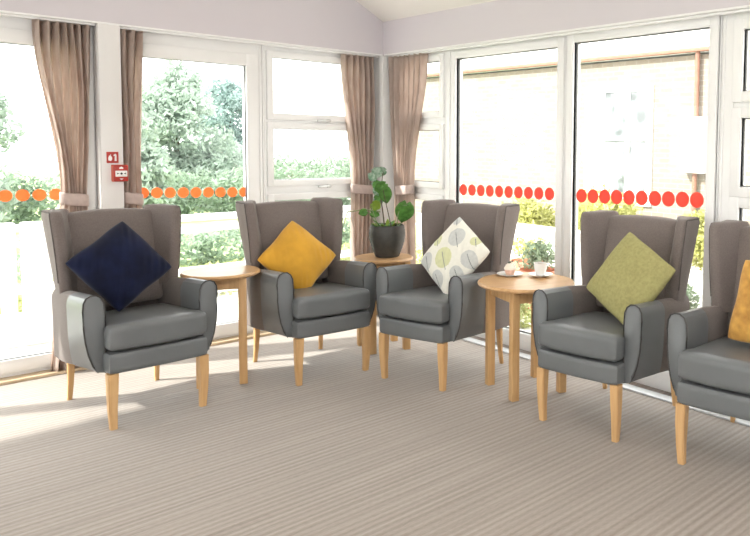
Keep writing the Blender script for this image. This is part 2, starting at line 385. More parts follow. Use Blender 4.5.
# ------------------------------------------------------------------ curtains
def curtain(label, ax, levels, folds, phase, tie_z, seed, d=.048, amp=.040):
    """levels: (z, u_left, u_right, fold amplitude factor)"""
    rnd = random.Random(seed)
    zs = [l[0] for l in levels]
    u_mid = sum(l[1] + l[2] for l in levels) / (2 * len(levels))
    root = thing('curtain', label, 'curtain', (u_mid, d, 0) if ax == 'A' else (d, u_mid, 0), 0, 'patterned tie-back curtains')
    def lev(z):
        for a, c in zip(levels, levels[1:]):
            if a[0] >= z >= c[0]:
                t = (a[0] - z) / (a[0] - c[0]); t = t * t * (3 - 2 * t) if c[3] < 1 else t
                return [a[i] + (c[i] - a[i]) * t for i in range(4)]
        return levels[-1]
    ns, nz = folds * 10, 70
    ph = [rnd.uniform(-.5, .5) for _ in range(folds + 2)]; am = [rnd.uniform(.6, 1.15) for _ in range(folds + 2)]
    bm = NB(); G = []
    for j in range(nz + 1):
        z = zs[0] + (zs[-1] - zs[0]) * j / nz
        _, ul, ur, af = lev(z); row = []
        for i in range(ns + 1):
            s = i / ns; k = s * folds; ki = int(min(k, folds - 1e-6))
            a = am[ki] * (1 - (k - ki)) + am[ki + 1] * (k - ki)
            sw = ph[ki] * (1 - (k - ki)) + ph[ki + 1] * (k - ki)
            off = math.sin(2 * PI * (k + .12 * sw) + phase) * amp * af * a
            lat = math.sin(4 * PI * k + phase) * (ur - ul) / folds * .10
            u = ul + (ur - ul) * s + lat + (.008 * math.sin(z * 5 + k) if 0 < i < ns else 0)
            dd = off
            row.append(bm.verts.new((u - u_mid, dd, z) if ax == 'A' else (dd, u - u_mid, z)))
        G.append(row)
    for j in range(nz):
        for i in range(ns): bm.faces.new((G[j][i], G[j][i + 1], G[j + 1][i + 1], G[j + 1][i]))
    cl = obj('cloth', bm, M['curtain'], root, angle=3.0)
    so = cl.modifiers.new('thick', 'SOLIDIFY'); so.thickness = .002
    # tieback band
    _, ul, ur, af = lev(tie_z); bm = NB(); n = 28; hh = .040
    rows = []
    for zz, gr in ((-hh, 0), (-hh * .6, .006), (hh * .6, .006), (hh, 0)):
        ring_ = []
        for k in range(n):
            t = 2 * PI * k / n
            cu = (ul + ur) / 2 - u_mid + ((ur - ul) / 2 + .006 + gr * .5) * math.copysign(abs(math.cos(t)) ** .7, math.cos(t))
            dd = (.030 + gr * .5) * math.copysign(abs(math.sin(t)) ** .7, math.sin(t))
            z = tie_z + zz + -.012 * math.cos(t)
            ring_.append(bm.verts.new((cu, dd, z) if ax == 'A' else (dd, cu, z)))
        rows.append(ring_)
    for a, c in zip(rows, rows[1:]):
        for k in range(n): bm.faces.new((a[k], a[(k + 1) % n], c[(k + 1) % n], c[k]))
    tb = obj('tieback', bm, M['tieback'], root); so = tb.modifiers.new('thick', 'SOLIDIFY'); so.thickness = .004
    return root

curtain('brown patterned curtain left of the cream column, widest at the top', 'A',
        [(2.262, -2.535, -2.22, 1.0), (1.14, -2.41, -2.265, .75), (.02, -2.50, -2.20, 1.0)], 7, .4, 1.13, 1)
curtain('brown patterned curtain between the cream column and the glazed door', 'A',
        [(2.262, -2.045, -1.905, .9), (1.14, -2.047, -1.935, .7), (.02, -2.04, -1.90, .9)], 3, 1.2, 1.12, 2)
curtain('pinkish patterned curtain left of the corner post', 'A',
        [(2.262, -.375, -.06, 1.0), (1.12, -.285, -.07, .75), (.02, -.30, -.07, 1.0)], 6, 2.0, 1.12, 3)
curtain('brown patterned curtain right of the corner post', 'B',
        [(2.268, -.54, -.04, 1.0), (1.12, -.36, -.125, .75), (.02, -.41, -.10, 1.0)], 7, .9, 1.12, 4)
for nm, x0, x1, lb in ((0, -4.1, -2.195, 'white curtain track left of the cream column'), (1, -2.052, -.02, 'white curtain track between column and corner post')):
    b = NB(); box(b, x0, x1, .03, .06, ZL - .026, ZL - .012, .003); tag(obj('curtain_track', b, M['upvc']), lb, 'curtain track')
b = NB(); box(b, .03, .06, -4.5, -.02, ZL - .026, ZL - .012, .003); tag(obj('curtain_track', b, M['upvc']), 'white curtain track above the right windows', 'curtain track')

# ------------------------------------------------------------------ fire sign and call point on the column
root = thing('fire_sign', 'small red square sign with white flame symbol on cream column', 'sign', (-2.124, -.005, 1.403)); root.scale = (.86, 1, .9)
b = NB(); box(b, -.041, .041, -.004, .004, -.041, .041, .001, 1); obj('plate', b, M['red'], root)
b = NB(); prism(b, [(-.030, -.022), (-.012, -.026), (-.004, -.014), (-.005, .002), (-.012, .012), (-.013, .026), (-.021, .012), (-.024, .016), (-.031, -.004)], 'y', -.0055, -.003); obj('flame_symbol', b, M['white'], root)
b = NB(); prism(b, [(.012, -.026), (.026, -.026), (.026, .020), (.018, .028), (.006, .018), (.006, .010), (.014, .012)], 'y', -.0055, -.003); obj('hand_symbol', b, M['white'], root)
root = thing('fire_alarm_call_point', 'red fire alarm call point box below the red sign on column', 'fire alarm', (-2.088, -.005, 1.298))
b = NB(); box(b, -.046, .046, -.028, .004, -.056, .056, .004); obj('back_box', b, M['redlit'], root)
b = NB(); box(b, -.044, .044, -.052, -.028, -.054, .054, .008, 3); obj('front_cover', b, M['red'], root)
b = NB(); box(b, -.036, .036, -.055, -.05, -.022, .018, .003); wp = obj('press_panel', b, M['white'], root)
b = NB()
prism(b, [(-.027, -.006), (-.027, .004), (-.012, -.001)], 'y', -.0562, -.054); prism(b, [(.027, -.006), (.027, .004), (.012, -.001)], 'y', -.0562, -.054)
t = bmesh.new(); bmesh.ops.create_cone(t, cap_ends=True, segments=18, radius1=.007, radius2=.007, depth=.002); merge(b, t, Matrix.Translation((0, -.0552, -.001)) @ Matrix.Rotation(PI / 2, 4, 'X'))
obj('arrow_marking', b, M['black'], wp)
b = NB(); prism(b, [(-.012, .030), (.012, .030), (.012, .038), (0, .046), (-.012, .038)], 'y', -.0535, -.051); obj('house_symbol', b, M['white'], root)
b = NB(); prism(b, [(-.012, -.034), (.012, -.034), (0, -.044)], 'y', -.0535, -.051); obj('key_marking', b, M['white'], root)

# ------------------------------------------------------------------ armchairs
def wing_chair():
    root = thing('wingback_armchair', '', 'armchair', (0, 0, 0), 0, 'grey wingback armchairs')
    V, F, W, P, FP = M['vinyl'], M['fabric'], M['beech'], M['piping'], M['fabpiping']
    def sq(cx, cy, z, h): return [(cx - h, cy - h, z), (cx + h, cy - h, z), (cx + h, cy + h, z), (cx - h, cy + h, z)]
    def leg(secs):
        b = NB(); loft(b, secs)
        bmesh.ops.bevel(b, geom=[e for e in b.edges if abs((e.verts[0].co - e.verts[1].co).z) > .05], offset=.004, segments=2, affect='EDGES'); obj('leg', b, W, root)
    for s in (-1, 1): leg([sq(s * .233, -.350, 0, .0165), sq(s * .237, -.354, .10, .020), sq(s * .237, -.357, .20, .0235), sq(s * .235, -.356, .30, .0255)])
    for s in (-1, 1): leg([sq(s * .242, .312, 0, .012), sq(s * .238, .298, .10, .014), sq(s * .236, .290, .20, .0165), sq(s * .235, .286, .31, .018)])
    # front rail
    def ap(p): return Vector((p.x, p.y - .045 - .012 * (1 - (p.x / .26) ** 2) * (1 if p.y < -.25 else 0), p.z + .353))
    b = NB(); rbox(b, .260, .340, .059, .026, 8, ap); obj('seat_rail', b, V, root)
    # seat cushion, T shaped at the front
    def cu(p):
        u, v = p.x / .258, (p.y) / .283
        z = p.z + (.014 * (1 - u * u) * (1 - v * v) if p.z > 0 else 0) - (.032 * (v + 1) * .5 if p.z > 0 else 0) - .004 * (1 - u * u) * (p.z < 0)
        k = 1.0 if p.y < -.185 else .945
        y = p.y - .110 - .012 * (1 - u * u) * (1 if p.y < -.2 else 0)
        return Vector((p.x * k, y, z + .487))
    b = NB(); rbox(b, .258, .283, .069, .032, 12, cu); obj('seat_cushion', b, V, root)
    # arms
    prof = [(.250, .297), (.248, .45), (.245, .60), (.249, .665), (.262, .694), (.284, .710), (.308, .711), (.330, .700), (.343, .676), (.347, .63), (.345, .55), (.338, .47), (.325, .40), (.306, .342), (.284, .304)]
    for s in (-1, 1):
        b = NB(); secs = []
        for y, ins, ut in ((-.312, .010, 0), (-.309, .004, 0), (-.302, 0, 0), (-.25, 0, .06), (-.18, 0, .25), (-.11, 0, .48), (-.05, 0, .65)):
            secs.append([(s * (x + ins * (-1 if x > .297 else 1) + ((.346 - x) * ut if x > .27 and z < .62 else 0)) if s > 0 else -(x + ins * (-1 if x > .297 else 1) + ((.346 - x) * ut if x > .27 and z < .62 else 0)), y, z - ins * (1 if z > .5 else -1) * .6 - (.016 * (y + .302) / .252 if z > .64 and y > -.302 else 0)) for x, z in prof])
        loft(b, secs); arm = obj('arm', b, V, root, angle=.5)
        b = NB(); tube(b, [(s * (x + (.001 if x > .297 else -.001)), -.306, z + (.001 if z > .6 else 0)) for x, z in prof], .0040, 6); obj('piping', b, P, arm)
        # rear side panel in fabric, its lower edge running straight to the back
        b = NB(); secs = []
        for y, sh, ut in ((-.052, 0, .65), (.02, .002, .82), (.10, .010, .95), (.20, .021, 1), (.31, .034, 1)):
            r = []
            for x, z in prof:
                xx = x
                if x > .27 and z < .62: xx = x + (.346 - x) * ut
                zz = z - .02 * (y + .05) / .3 if z < .5 else z - (.016 + .026 * min(1, (y + .05) / .25)) * (1 if z > .64 else .5)
                r.append((s * (xx - sh * (1 if x > .27 else .2)), y + (.05 * max(0, zz - .3) if y > .25 else 0), zz))
            secs.append(r)
        loft(b, secs); obj('side_panel', b, F, root)
    def yb(z): return .168 + .135 * (z - .55) / .55
    # backrest pad
    def bk(p):
        z = .815 + p.z + (.016 * (1 - (p.x / .25) ** 2) if p.z > .2 else 0)
        t = (p.z + .29) / .58
        y = p.y + .05 + yb(z) - .020 * (1 - (p.x / .25) ** 2) * (1 if p.y < 0 else 0) * math.sin(PI * min(1, max(0, t)))
        return Vector((p.x, y, z))
    b = NB(); rbox(b, .250, .05, .272, .034, 12, bk); obj('backrest', b, F, root)
    b = NB(); prism(b, [(.245, .272), (.318, .272), (.345, .62), (.395, 1.070), (.372, 1.088), (.335, 1.080), (.28, .6)], 'x', -.283, .283, .016, 3); obj('back_shell', b, F, root)
    # wings: wedge shaped in plan, splayed to the front
    for s in (-1, 1):
        secs = []
        for z, ins in ((.64, 0), (.72, 0), (.80, 0), (.88, 0), (.96, 0), (1.04, 0), (1.075, 0), (1.094, .003), (1.108, .010), (1.115, .020), (1.117, .030)):
            t = (z - .69) / .42; xo = .321 + .031 * t; yf = .140 + .022 * t - .012 * math.sin(PI * max(0, min(1, t))); y2 = yb(min(z, 1.08)) + .03
            pl = [(xo - .004, yf + .030), (xo, yf + .016), (xo - .006, yf + .004), (xo - .018, yf - .001), (xo - .036, yf - .001), (xo - .052, yf + .003), (xo - .064, yf + .016), (xo - .070, yf + .035),
                  (xo - .125, y2 - .02), (.205, y2 + .02), (.21, y2 + .065), (xo - .040, y2 + .075), (xo - .018, y2 + .062), (xo - .012, y2 + .045), (xo - .003, yf + .10)]
            cx = sum(q[0] for q in pl) / len(pl); cy = sum(q[1] for q in pl) / len(pl)
            o = []
            for x, y in pl:
                d = math.hypot(x - cx, y - cy); f = max(0, 1 - ins / d); o.append((s * (cx + (x - cx) * f), cy + (y - cy) * f, z))
            secs.append(o)
        b = NB(); loft(b, secs); w = obj('wing', b, F, root, angle=1.0)
        b = NB(); pts = [Vector(q[1]) for q in secs[1:-2]] + [Vector(secs[-3][0]) + Vector((0, .01, .003)), Vector(secs[-3][14]), Vector(secs[-3][13]), Vector(secs[-3][12])]
        tube(b, pts, .0042, 6); obj('piping', b, FP, w)
    return root

chair0 = wing_chair()
# (x, y, rotation, label)
CH = [(-2.274, -.853, R(3.2), 'wingback armchair with the navy cushion, farthest left'),
      (-1.207, -.902, R(-2.6), 'wingback armchair with the plain mustard cushion'),
      (-.592, -1.628, R(-75.5), 'wingback armchair with the white leaf print cushion'),
      (-.398, -2.895, R(-83), 'wingback armchair with the olive green cushion'),
      (-.319, -3.743, R(-82.8), 'wingback armchair with the amber patterned cushion, at the right edge')]
chairs = []
for i, (x, y, rz, lb) in enumerate(CH):
    o = chair0 if i == 0 else copy_tree(chair0)
    o.location = (x, y, 0); o.rotation_euler = (0, 0, rz); o['label'] = lb; chairs.append(o)
b = NB(); box(b, -.345, -.30, .325, .336, .40, .45, .002); obj('maker_tag', b, M['piping'], chairs[2])

# ------------------------------------------------------------------ cushions
def cushion_bm(a, T, colour_fn=None, seed=0):
    rnd = random.Random(seed); n = 120 if colour_fn else 64; h = a / 2
    k1, k2, k3 = (rnd.uniform(0, 6) for _ in range(3))
    bm = NB(); S = {}
    def co(u, v, side):
        e = (max(0, 1 - u * u) * max(0, 1 - v * v))
        t = T * (e ** .48)
        t *= 1 + .05 * math.sin(4 * u + k1) * math.cos(3 * v + k2)
        # creases running in from the corners
        r = max(abs(u), abs(v)); c = abs(u * v)
        t += .006 * math.sin(22 * (u - v) + k3) * c * (1 - r) * 3 * (1 if e > 0 else 0)
        bl = 1 - .055 * (u * v) ** 4; wa = 1 + .012 * math.sin(5 * v + k1) * (1 - v * v); wb = 1 + .012 * math.sin(5 * u + k2) * (1 - u * u)
        x = u * h * (1 - .05 * (1 - v * v)) * bl * wa; z = v * h * (1 - .05 * (1 - u * u)) * bl * wb
        return Vector((x, side * t - 0, z))
    for side in (-1, 1):
        for i in range(n + 1):
            for j in range(n + 1):
                edge = i in (0, n) or j in (0, n)
                key = (i, j, 0 if edge else side)
                if key not in S:
                    u = math.sin((i / n * 2 - 1) * PI / 2) * .5 + (i / n * 2 - 1) * .5; v = math.sin((j / n * 2 - 1) * PI / 2) * .5 + (j / n * 2 - 1) * .5
                    S[key] = bm.verts.new(co(u, v, side if not edge else 0))
        for i in range(n):
            for j in range(n):
                vs = []
                for (p, q) in ((i, j), (i + 1, j), (i + 1, j + 1), (i, j + 1)):
                    vs.append(S[(p, q, 0 if (p in (0, n) or q in (0, n)) else side)])
                f = bm.faces.new(vs)
                if colour_fn:
                    c = f.calc_center_median(); f.material_index = colour_fn(c.x / h, c.z / h)
    return bm

def leafprint(u, v):
    # u,v in the cushion plane (-1..1): round leaves with a stalk line (mid vein along the v = u direction)
    leaves = [(-.20, .02, .34, 2, 1.12), (.52, .22, .32, 1, 1.12), (.36, -.70, .28, 1, 1.12), (-.72, .55, .30, 1, 1.12), (-.80, -.28, .28, 1, 1.12),
              (-.22, -.72, .24, 1, 1.12), (-.02, .76, .20, 2, 1.12), (.86, -.36, .17, 2, 1.12), (.82, .82, .16, 1, 1.12)]
    for (lx, ly, r, m, an) in leaves:
        dx, dy = u - lx, v - ly
        p = dx * math.cos(an) + dy * math.sin(an); q = -dx * math.sin(an) + dy * math.cos(an)
        if abs(q) < .014 and -r * 1.25 < p < r * .6: return 3
        if (p / r) ** 2 + (q / (r * .92)) ** 2 < 1:
            return m
    return 0

def cushion(label, c, yaw, tilt, roll, a, T, m, fn=None, seed=0, back=0.0):
    bm = cushion_bm(a * 1.0, T, fn, seed)
    U = Vector((math.cos(yaw), math.sin(yaw), 0)); N = Vector((math.sin(yaw) * math.cos(tilt), -math.cos(yaw) * math.cos(tilt), math.sin(tilt)))
    Vv = N.cross(U) * -1
    if Vv.z < 0: Vv = -Vv
    # local x -> U, y -> -N (depth), z -> V, spun by roll + 45 deg in plane
    B = Matrix((U, -N, Vv)).transposed().to_4x4()
    rot = B @ Matrix.Rotation(-(roll + PI / 4), 4, 'Y')
    o = obj('throw_cushion', bm, m, angle=3.0)
    o.matrix_world = Matrix.Translation(Vector(c) - N * back) @ rot
    return tag(o, label, 'cushion', 'throw cushions on the armchairs')

cushion('navy velvet cushion standing on one corner in the far left armchair', (-2.319, -.81, .800), R(-2.4), R(24), R(-8.5), .405, .095, M['navy'], seed=1)
cushion('plain mustard velvet cushion standing on one corner', (-1.246, -.840, .738), R(-6.1), R(27), R(-1.7), .405, .085, M['mustard'], seed=2)
cushion('white cushion printed with pale grey and green leaves', (-.588, -1.697, .776), R(-80.4), R(27), R(12.4), .43, .075, [M['cream'], M['leafgrey'], M['leafgreen'], M['leafvein']], leafprint, 3)
cushion('olive green linen cushion standing on one corner', (-.428, -3.02, .787), R(-89), R(26), R(18), .43, .080, M['lime'], seed=4)
cushion('amber patterned cushion cut by the right edge of the photo', (-.375, -3.85, .765), R(-86), R(21), R(42.6), .42, .065, M['orange'], seed=5)

# ------------------------------------------------------------------ tables
def table(label, x, y, rz, r, half, zt):
    root = thing('side_table', label, 'side table', (x, y, 0), rz, 'round oak side tables')
    b = NB(); lathe(b, [(0, zt - .024), (r - .010, zt - .024), (r - .003, zt - .019), (r, zt - .012), (r - .003, zt - .005), (r - .010, zt), (0, zt)], 64); obj('table_top', b, M['tabletop'], root)
    b = NB(); h = half - .004
    for (x0, x1, y0, y1) in ((-h, h, -h - .012, -h + .008), (-h, h, h - .008, h + .012), (-h - .012, -h + .008, -h, h), (h - .008, h + .012, -h, h)): box(b, x0, x1, y0, y1, zt - .10, zt - .0235, .001, 1)
    obj('apron', b, M['beech'], root)
    for sx in (-1, 1):
        for sy in (-1, 1):
            b = NB(); box(b, sx * half - .024, sx * half + .024, sy * half - .024, sy * half + .024, 0, zt - .0238, .003); obj('leg', b, M['beech'], root)
    return root
table('round oak table between the navy and mustard cushion chairs', -1.747, -.800, R(-23), .234, .122, .702)
table('round oak table with the cake and the tea cup', -.474, -2.262, R(-16.5), .302, .165, .68)
table('round oak table under the potted plant in the corner', -.588, -.875, R(-14), .218, .13, .68)

# ------------------------------------------------------------------ things on the front table
ZT = .68
b = NB(); lathe(b, [(0, 0), (.045, 0), (.05, .004), (.085, .012), (.086, .015), (.05, .008), (0, .007)], 40)
o = obj('side_plate', b, M['china']); o.location = (-.428, -2.068, ZT); tag(o, 'small white plate under the iced cake', 'plate')
root = thing('cupcake', 'small iced cake with a dark leaf on white plate', 'cake', (-.428, -2.068, ZT + .0075))
b = NB(); lathe(b, [(0, 0), (.026, 0), (.036, .03), (.036, .034), (0, .034)], 28); obj('cake_case', b, M['cake'], root)
b = NB(); lathe(b, [(.036, .032), (.040, .040), (.034, .052), (.030, .055), (.030, .060), (.018, .070), (.006, .076), (0, .076)], 28); obj('icing', b, M['icing'], root)
b = NB(); rbox(b, .020, .010, .004, .004, 4, lambda p: Vector((p.x + .006, p.y, p.z + .080 + p.x * .25))); obj('leaf', b, M['mint'], root)
b = NB(); lathe(b, [(0, 0), (.04, 0), (.045, .004), (.078, .014), (.079, .017), (.045, .009), (0, .008)], 40)
o = obj('saucer', b, M['china']); o.location = (-.305, -2.222, ZT); tag(o, 'white saucer under the tea cup', 'saucer')
root = thing('tea_cup', 'white tea cup with handle standing on saucer', 'cup', (-.305, -2.222, ZT + .0092), R(20))
b = NB(); lathe(b, [(0, 0), (.027, 0), (.03, .004), (.040, .04), (.044, .078), (.0415, .078), (.037, .04), (.026, .008), (0, .007)], 36); obj('cup_body', b, M['china'], root)
b = NB(); tube(b, [(.040, 0, .062), (.056, 0, .066), (.066, 0, .052), (.062, 0, .034), (.048, 0, .024), (.0365, 0, .024)], .0045, 8); obj('handle', b, M['china'], root)
b = NB(); lathe(b, [(0, .066), (.0405, .066), (.0405, .0665), (0, .0668)], 30); obj('tea', b, M['tea'], root)

# ------------------------------------------------------------------ potted plant on the corner table
root = thing('potted_plant', 'leafy green plant in a ribbed charcoal pot on corner table', 'plant', (-.560, -.885, ZT), math.atan2(-3.06, 4.52) + 0)
b = NB(); prof = [(0, 0), (.078, 0), (.088, .006)]
for k in range(21):
    t = k / 20; z = .010 + .222 * t; r = .088 + .044 * math.sin(PI * min(1, t * 1.05) * .62) - .006 * max(0, t - .7) / .3
    prof.append((r + (.0022 if k % 2 else 0), z))
prof += [(.119, .238), (.112, .238), (.110, .215), (0, .215)]
lathe(b, prof, 48); obj('pot', b, M['pot'], root, angle=1.0)
b = NB(); lathe(b, [(0, .222), (.06, .220), (.111, .214), (.111, .21), (0, .21)], 24); obj('soil', b, M['soil'], root)
def heart_leaf(bm, p, ln, wd, yaw, pitch, roll, droop=.25):
    n = 8; t = bmesh.new(); rows = []
    for i in range(n + 1):
        s = i / n; w = wd * (math.sin(PI * min(1, s * .92 + .08)) ** .75) * (1.12 - .45 * s) if 0 < i < n else (.25 * wd if i == 0 else .0008)
        back = -.14 * ln if False else 0
        row = []
        for k in (-1, -.6, 0, .6, 1):
            notch = -.16 * ln * (abs(k)) * (1 - s) ** 3
            row.append(t.verts.new((k * w, s * ln + notch, -droop * ln * s * s - .12 * wd * (1 - k * k) + .02 * wd)))
        rows.append(row)
    for a, c in zip(rows, rows[1:]):
        for k in range(4): t.faces.new((a[k], a[k + 1], c[k + 1], c[k]))
    r = bmesh.ops.extrude_face_region(t, geom=t.faces[:]); bmesh.ops.translate(t, verts=[g for g in r['geom'] if isinstance(g, bmesh.types.BMVert)], vec=(0, 0, -.0012))
    mtx = Matrix.Translation(p) @ Matrix.Rotation(roll, 4, 'Y') @ Matrix.Rotation(yaw, 4, 'Z') @ Matrix.Rotation(pitch, 4, 'X')
    merge(bm, t, mtx)
# plant local frame: x = to the right, y = away from the viewer, z = up. (x, y, z, len, half width, roll-in-view, material)
LV = [(-.045, .02, .615, .095, .042, 70, 'leafpale'), (-.015, .05, .635, .100, .038, 100, 'leafpale'), (-.085, .03, .575, .085, .036, 55, 'leafpale'),
      (-.015, -.02, .540, .110, .046, 130, 'leaf'), (-.040, .04, .525, .100, .036, 80, 'leafpale'), (-.065, .03, .50, .085, .036, 20, 'leaf'), (-.075, .01, .465, .085, .038, 350, 'leafpale'),
      (-.020, -.05, .515, .135, .052, 188, 'leaf'), (-.060, .05, .440, .090, .040, 170, 'leafpale'), (-.105, -.01, .395, .085, .046, 235, 'leafy'), (-.085, .02, .43, .08, .036, 290, 'leaf'),
      (-.150, .03, .335, .070, .032, 110, 'leaf'), (-.115, .02, .325, .070, .032, 250, 'leaf'), (.005, .02, .47, .09, .036, 60, 'leafpale'), (.140, -.05, .395, .165, .076, 165, 'leaf')]
for (x, y, z, ln, wd, rl, mt) in LV:
    b = NB()
    # lie in the x-z plane facing the viewer, tipped back a little
    heart_leaf(b, (0, 0, 0), ln, wd, 0, 0, 0, .18)
    m = Matrix.Translation((x, y, z)) @ Matrix.Rotation(R(-rl), 4, 'Y') @ Matrix.Rotation(R(74 if mt == 'leaf' else 62), 4, 'X')
    bmesh.ops.transform(b, matrix=m, verts=b.verts); obj('leaf', b, M[mt], root, angle=2.0)
def stem(pts, r, m='stem'):
    P = [Vector(p) for p in pts]; out = []
    for i in range(len(P) - 1):
        p0 = P[max(i - 1, 0)]; p1 = P[i]; p2 = P[i + 1]; p3 = P[min(i + 2, len(P) - 1)]
        for k in range(6):
            t = k / 6; out.append(.5 * ((2 * p1) + (p2 - p0) * t + (2 * p0 - 5 * p1 + 4 * p2 - p3) * t * t + (3 * p1 - p0 - 3 * p2 + p3) * t ** 3))
    out.append(P[-1]); b = NB(); tube(b, out, r, 7, r1=r * .6); obj('stem', b, M[m], root)
stem([(-.02, 0, .215), (-.03, 0, .32), (-.045, .01, .43), (-.04, .02, .54), (-.03, .03, .63)], .0055, 'stembrown')
stem([(.03, 0, .215), (.012, 0, .30), (-.01, -.01, .40), (-.03, -.04, .50)], .004, 'stembrown')
stem([(.07, 0, .215), (.078, -.01, .31), (.105, -.03, .375), (.14, -.05, .385)], .004)
stem([(-.05, 0, .215), (-.085, 0, .28), (-.11, 0, .36), (-.112, -.01, .385)], .0035)
stem([(-.06, .01, .215), (-.10, .02, .27), (-.14, .03, .33)], .0035)
stem([(-.05, .03, .33), (-.16, .05, .345), (-.24, .06, .335), (-.285, .06, .328), (-.305, .06, .27), (-.335, .06, .17)], .005)
for k in range(22):
    b = NB(); a = random.uniform(0, 2 * PI); rr = random.uniform(.02, .095)
    heart_leaf(b, (0, 0, 0), random.uniform(.05, .09), .016, 0, 0, 0, .3)
    m = Matrix.Translation((rr * math.cos(a), rr * math.sin(a), .218)) @ Matrix.Rotation(a - PI / 2, 4, 'Z') @ Matrix.Rotation(R(random.uniform(30, 65)), 4, 'X')
    bmesh.ops.transform(b, matrix=m, verts=b.verts); obj('leaf', b, M['leafy' if k % 2 else 'leaf'], root, angle=2.0)

# ------------------------------------------------------------------ outdoors
b = NB(); box(b, -40, 40, .3, 60, -.35, -.15); box(b, .3, 40, -40, .3, -.35, -.15); structure('ground', 'pale paving outside the windows', b, M['paving'], 'paving')
b = NB(); box(b, -30, 5.2, 3.6, 40, -.2, -.13); tag(obj('lawn', b, M['lawn']), 'pale lawn beyond the white garden railing', 'lawn', kind='structure')

def leaves_mesh(blobs, n, size, seed, flat=1.0):
    rnd = random.Random(seed); vs = []; fs = []
    tot = sum(bx[3] * bx[4] * bx[5] for bx in blobs)
    for (cx, cy, cz, rx, ry, rz) in blobs:
        for _ in range(max(8, int(n * rx * ry * rz / tot))):
            d = Vector((rnd.gauss(0, 1), rnd.gauss(0, 1), rnd.gauss(0, 1))).normalized(); q = rnd.uniform(.55, 1.06)
            c = Vector((cx + d.x * rx * q, cy + d.y * ry * q, cz + d.z * rz * q))
            a = Vector((rnd.gauss(0, 1), rnd.gauss(0, 1), rnd.gauss(0, 1) * flat)).normalized()
            e = a.cross(Vector((rnd.gauss(0, 1), rnd.gauss(0, 1), rnd.gauss(0, 1)))).normalized(); g = a.cross(e) * .25
            s = size * rnd.uniform(.6, 1.3); i = len(vs)
            vs += [c - a * s, c + e * s * .45 + g * s, c + a * s, c - e * s * .45 + g * s]; fs += [(i, i + 1, i + 2), (i, i + 2, i + 3)]
    return vs, fs
def foliage(name, blobs, n, size, seed, m, parent=None):
    vs, fs = leaves_mesh(blobs, n, size, seed); me = bpy.data.meshes.new(name); me.from_pydata(vs, [], fs); me.materials.append(m)
    o = bpy.data.objects.new(name, me); C.objects.link(o)
    if parent: o.parent = parent
    return o
def tree(label, x, y, h, w, m, seed, n=7000, kind='conifer', z0=-.13, size=.09):
    root = thing('garden_tree', label, 'tree', (x, y, z0), 0, 'trees beyond the lawn'); rnd = random.Random(seed); bl = []
    for k in range(26):
        t = rnd.uniform(.06, 1); r = w * (1 - t) ** .75 * .5 + .12 if kind == 'conifer' else w * .5 * (1 - t ** 2.2) ** .8 + .15 if kind == 'broad' else w * .5 * math.sin(PI * (.15 + .75 * t))
        a = rnd.uniform(0, 2 * PI); q = rnd.uniform(0, .75)
        bl.append((r * q * math.cos(a), r * q * math.sin(a), t * h, max(.18, r * .55), max(.18, r * .55), h * .11))
    foliage('foliage', bl, n, size, seed, m, root)
    b = NB(); tube(b, [(0, 0, 0), (.03, 0, h * .4), (0, 0, h * .8)], .10, 8, r1=.03); obj('trunk', b, M['bark'], root)
tree('tall pale green tree in the middle of the left door view', 3.1, 13.75, 3.9, 3.7, M['conifer'], 11, 16000, 'broad')
tree('shorter tree left of the tall pale green tree', 0.8, 9.2, 2.0, 1.5, M['conifer'], 12, 6000, 'round')
tree('blue green rounded tree right of the tall pale green tree', 6.2, 17.85, 3.5, 2.9, M['conifer2'], 13, 9000, 'round')
tree('pale tree at the left edge of the photo', -2.0, 8.3, 3.2, 2.3, M['conifer'], 14, 7000, 'round')
b = foliage('hedge', [(x * .9, 0, .45 + .1 * math.sin(x * 2.1), .75, .5, .62) for x in range(-6, 7)], 14000, .07, 21, M['hedge'])
b.location = (3.4, 10.6, -.13); tag(b, 'dark clipped hedge across the back of the lawn', 'hedge')
b = foliage('hedge', [(x * .9, 0, .55 + .08 * math.sin(x * 1.7), .8, .5, .75) for x in range(-3, 4)], 9000, .07, 22, M['hedge'])
b.location = (8.5, 15.5, -.13); tag(b, 'hedge seen through the middle pane of the casement window', 'hedge')
b = foliage('hedge', [(x * .7, 0, .2, .55, .4, .30) for x in range(-3, 4)], 5000, .05, 24, M['hedge'])
b.location = (.6, 4.7, -.13); tag(b, 'low dark hedge just behind the white railing', 'hedge')
b = foliage('flower_bed', [(x * .5, random.uniform(-.3, .3), .10, .42, .4, .2) for x in range(-6, 6)], 7000, .045, 23, M['lowgrass'])
b.location = (-.4, 2.9, -.15); tag(b, 'pale leafy flower bed behind the white railing', 'flower bed', kind='stuff')
# white garden railing
root = thing('garden_railing', 'white painted railing outside the left glazed doors', 'railing', (0, 1.6, -.15))
for z0, z1 in ((.925, .985), (.42, .49), (.22, .27)):
    b = NB(); box(b, -5, 1.2, -.03, .03, z0, z1, .008); obj('rail', b, M['railwhite'], root)
b = NB(); prism(b, [(-1.6, .80), (1.2, .87), (1.2, .93), (-1.6, .86)], 'y', -.03, .03, .008); obj('rail', b, M['railwhite'], root)
for x, w in ((-4.6, .06), (-3.6, .06), (-2.44, .05), (-2.25, .10), (-1.3, .04), (-.25, .04), (.8, .04)):
    b = NB(); box(b, x - w, x + w, -.04, .04, 0, 1.0, .008); obj('post', b, M['railwhite'], root)
